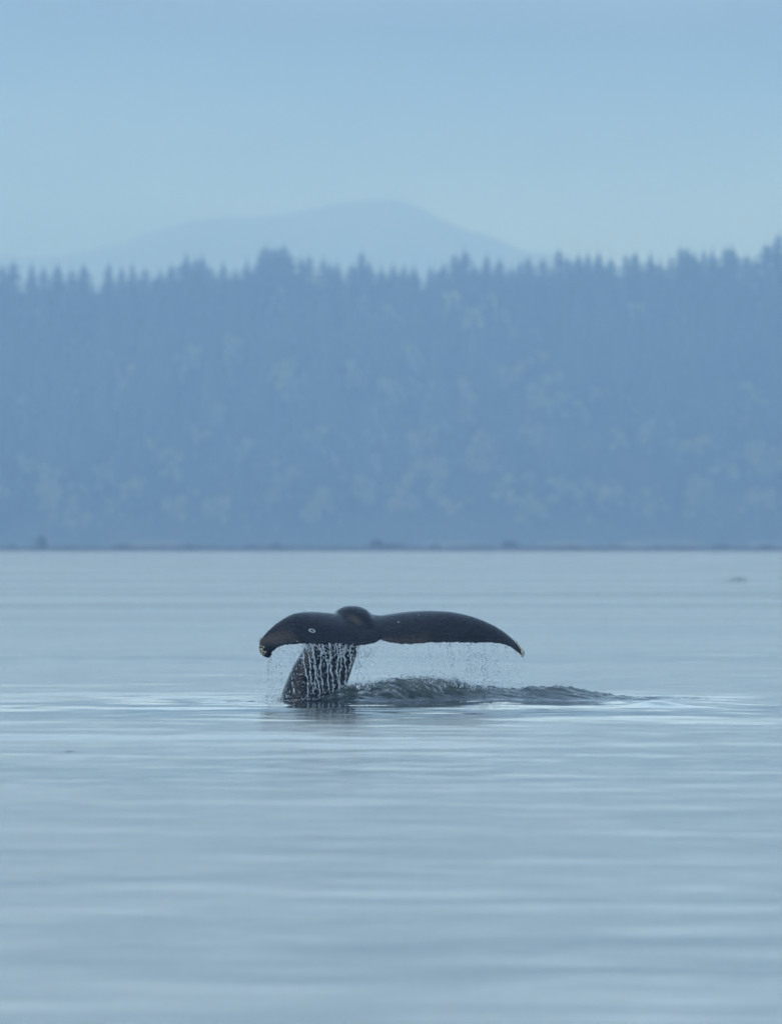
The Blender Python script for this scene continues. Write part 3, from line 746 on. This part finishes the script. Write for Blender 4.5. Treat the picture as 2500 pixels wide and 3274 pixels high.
# heavy ropes of water in front of the stock
st = Drops()
ROPES = [(980, 1003, 2218), (1003, 1010, 2200), (1020, 1032, 2215), (1036, 1056, 2216), (1052, 1066, 2214), (1075, 1082, 2206), (1092, 1088, 2196), (1104, 1106, 2190), (1122, 1118, 2150), (968, 988, 2235), (992, 1024, 2228)]
for x0, x1, y1 in ROPES:
    p0 = trail_at(x0); z1 = PZ(y1); n = 46; pts = []; rad = []; ph = random.random() * 9; ph2 = random.random() * 9
    for i in range(n):
        f = i / (n - 1); z = p0[2] + .02 + (z1 - p0[2] - .02) * f
        x = p0[0] + (PX(x1) - p0[0]) * f ** .8 + .016 * math.sin(ph + f * 9) * (1 - .4 * f) + .006 * math.sin(ph2 + f * 31)
        pts.append((x, p0[1] + .02 + .02 * math.sin(ph2 + 7 * f), z))
        rad.append(max(.0015, .0105 * (1 - .55 * f) * (1 + .75 * math.sin(ph + f * 37) * math.sin(ph2 + f * 17))))
    st.strand(pts, rad)
    for i in range(34):
        f = random.random(); q = pts[int(f * (n - 1))]
        st.drop((q[0] + random.gauss(0, .014), q[1] + random.gauss(0, .02), q[2]), random.uniform(.003, .0095), random.uniform(.8, 2.2))
# webs between the ropes right under the edge
for i in range(280):
    px = random.triangular(940, 1215, 1060); p0 = trail_at(px); f = random.expovariate(7)
    st.drop((p0[0] + random.gauss(0, .01), p0[1] + random.gauss(0, .03), p0[2] - f), random.uniform(.004, .012), random.uniform(.8, 2.6), random.uniform(-.4, .4))
for i in range(260):   # beads hanging along the trailing edge
    p0 = TRAIL[random.randrange(8, len(TRAIL) - 6)]
    st.drop((p0[0] + random.gauss(0, .006), p0[1] - .02, p0[2] - .012 + random.gauss(0, .006)), random.uniform(.003, .0075), random.uniform(.7, 1.2))
# splashes glancing off the stock
for i in range(300):
    py = random.uniform(2080, 2232); lft = np.interp(py, [2080, 2162, 2245], [985, 930, 900]); px = random.triangular(lft + 6, 1120 - (py - 2080) * .1, lft + 60)
    k = (D0 - .2) / D0; st.drop((PX(px) * k, D0 - .2 + random.gauss(0, .12), PZ(py)), random.uniform(.003, .0075), random.uniform(.6, 1.8), random.uniform(-.6, .6))
st.build('falling_water', M['froth'], 'ropes of white water pouring off the left fluke in front of the stock')
# loose drops under the left fluke
lf = Drops()
for px, den, wob in [(861, .020, 4), (864, .022, 5), (868, .03, 5), (880, .09, 4), (897, .04, 4), (900, .05, 3), (912, .09, 4), (930, .06, 5), (945, .1, 4), (1140, .015, 2), (1144, .02, 3), (1150, .03, 3), (1160, .05, 4), (1172, .05, 4), (1185, .05, 3), (1200, .07, 4)]:
    fall(lf, px, den, 2238 if px < 1000 else 2205, wob=wob, rmin=.003, rmax=.0085)
for i in range(330):
    px = random.uniform(880, 1000) if random.random() < .6 else random.uniform(1130, 1260); p0 = trail_at(px); f = random.expovariate(4.5)
    if p0[2] - f > .03: lf.drop((p0[0] + random.gauss(0, .01), p0[1] + random.gauss(0, .05), p0[2] - f), random.uniform(.0025, .0075), random.uniform(.8, 2.0), random.uniform(-.5, .5))
for i in range(420):   # spray at the foot of the left drips
    px = random.gauss(868, 26) if random.random() < .6 else random.gauss(890, 9); h = random.expovariate(6)
    if h < .5: lf.drop((PX(px) + random.gauss(0, .02), D0 - .35 + random.gauss(0, .12), h), random.uniform(.003, .008), random.uniform(.6, 1.6), random.uniform(-.5, .5))
# the wide veil of drops under the right fluke
rf = Drops()
def thread(dr, px, f0, f1, r0, lean):
    p0 = trail_at(px); n = 16; ph = random.random() * 9; H0 = p0[2] - .22
    pts = []; rad = []
    for i in range(n):
        f = f0 + (f1 - f0) * i / (n - 1)
        pts.append((p0[0] + lean * f * H0 + .006 * math.sin(ph + f * 12), p0[1] + .02 * math.sin(ph), p0[2] - f * H0)); rad.append(max(.0006, r0 * (.55 + .6 * math.sin(ph + i * 1.9))))
    dr.strand(pts, rad, 4)
for i in range(60):
    px = random.triangular(1300, 1670, 1570); f0 = random.uniform(0, .6); thread(rf, px, f0, f0 + random.uniform(.1, .4), random.uniform(.0015, .0032), np.interp(px, [1290, 1660], [.03, .14]))
for px in (860, 863, 866, 869, 897, 931): thread(lf, px, 0, random.uniform(.4, 1.1), .003, random.gauss(0, .02))
for i in range(12): thread(lf, random.choice([random.uniform(890, 985), random.uniform(1130, 1200)]), 0, random.uniform(.15, .7), .0022, random.gauss(0, .05))
for i in range(64):
    px = random.triangular(1290, 1672, 1560); lean = np.interp(px, [1290, 1400, 1660], [.02, .08, .14])
    fall(rf, px, random.uniform(.018, .07), random.uniform(2120, 2205) if px < 1430 else random.uniform(2180, 2215), wob=random.uniform(1, 4), rmin=.0025, rmax=.007, lean=lean + random.gauss(0, .02))
for i in range(800):
    px = random.triangular(1270, 1672, 1500); p0 = trail_at(px); f = random.expovariate(3.2)
    if p0[2] - f > .2: rf.drop((p0[0] + .1 * f + random.gauss(0, .01), p0[1] + random.gauss(0, .05), p0[2] - f), random.uniform(.002, .005), random.uniform(.8, 2.0), .1)
lf.build('falling_drops', M['veil'], 'thin strings of clear drops falling from the left fluke tip')
rf.build('falling_veil', M['veil'], 'wide fine veil of drops falling from the right fluke edge')
# foam caps flung off the crest of the wash
sp = Drops()
for i in range(620):
    px = random.choice([random.gauss(1319, 22), random.gauss(1200, 40), random.gauss(1375, 14), random.gauss(1440, 30), random.gauss(1130, 30), random.gauss(1560, 120)])
    y = D0 - .15 + random.gauss(0, .1); z = water_z(PX(px), y)
    sp.drop((PX(px), y, z + abs(random.gauss(0, .03))), random.uniform(.004, .013), random.uniform(.6, 1.4), random.uniform(-.6, .6))
for i in range(240):   # froth where the stock meets the water
    a = random.uniform(math.pi * .9, math.pi * 2.1); q = random.gauss(1.05, .07); x = PX(994) + .5 * q * math.cos(a); y = D0 + .42 + .4 * q * math.sin(a)
    sp.drop((x, y, water_z(x, y) + abs(random.gauss(0, .015))), random.uniform(.004, .012), random.uniform(.6, 1.2))
sp.build('wash_spray', M['froth'], 'white spray flicked off the dark wash and round the foot of the tail')

# ------------------------------------------------------------------ small things afloat
def blob(name, pts, radii, mat, label, cat, group=None):
    rings = []
    for i, (p, r_) in enumerate(zip(pts, radii)):
        T = (Vector(pts[min(i + 1, len(pts) - 1)]) - Vector(pts[max(0, i - 1)])).normalized(); a = T.orthogonal().normalized(); b = T.cross(a)
        rings.append([Vector(p) + (a * math.cos(k * 6.283 / 8) + b * math.sin(k * 6.283 / 8)) * r_ for k in range(8)])
    V, Fc = loft(rings); o = mesh_obj(name, [tuple(v) for v in V], Fc, mat)
    return tag(o, label, cat, group)
KY = F * HC / (1858 - 1737.0); kk = F / KY
KL = ['leftmost upright piece of dark kelp floating far out on the right', 'second piece of dark kelp from the left, far out on the right', 'third piece of dark kelp from the left, far out on the right', 'rightmost small dark kelp bulb floating far out on the right']
for lab, px, h in zip(KL, [2344, 2359, 2367, 2382], [.17, .15, .20, .13]):
    o = blob('floating_kelp', [(-.05, 0, -.05), (-.04, 0, h * .4), (0, 0, h * .75), (.05, 0, h * .95), (.09, 0, h)], [.035, .05, .075, .06, .015], M['kelp'], lab, 'kelp', 'kelp bulbs far out')
    o.location = ((px - 1250) / kk, KY, 0)
o = blob('floating_kelp', [(-.35, 0, .0), (-.1, .05, .015), (.15, 0, .01), (.4, -.03, .0)], [.01, .02, .02, .01], M['kelp'], 'flat strand of dark kelp floating left of the upright pieces', 'kelp', 'kelp bulbs far out')
o.location = ((2328 - 1250) / kk, KY, 0)
for px, py, L, lab in [(225, 2405, .12, 'small brown twig floating on the water at the left')]:
    y = F * HC / (py - 1737.0); o = blob('floating_twig', [(-L / 2, 0, .0), (-L / 5, .02, .012), (L / 5, 0, .01), (L / 2, .01, .004)], [.002, .004, .003, .0015], M['kelp'], lab, 'driftwood')
    x = (px - 1250) / F * y; o.location = (x, y, water_z(x, y) - .004)

# ------------------------------------------------------------------ haze
def build_haze():
    x, y0, y1, z0, z1 = 6200, -4000, 14100, -3.5, 490
    V = [(-x, y0, z0), (x, y0, z0), (x, y1, z0), (-x, y1, z0), (-x, y0, z1), (x, y0, z1), (x, y1, z1), (-x, y1, z1)]
    Fc = [(3, 2, 1, 0), (4, 5, 6, 7), (0, 1, 5, 4), (1, 2, 6, 5), (2, 3, 7, 6), (3, 0, 4, 7)]
    m = bpy.data.materials.new('haze'); m.use_nodes = True; t = m.node_tree; t.nodes.clear()
    v = N(t, 'ShaderNodeVolumePrincipled'); o = N(t, 'ShaderNodeOutputMaterial')
    v.inputs['Color'].default_value = (.43, .65, 1.0, 1); v.inputs['Absorption Color'].default_value = (1, 1, 1, 1)
    v.inputs['Density'].default_value = 1.55 / (3000 * U); v.inputs['Anisotropy'].default_value = .55
    t.links.new(v.outputs[0], o.inputs['Volume'])
    ob = mesh_obj('haze', V, Fc, m, None, False)
    tag(ob, 'blue haze lying over the sea and hills', None, None, 'stuff')
build_haze()
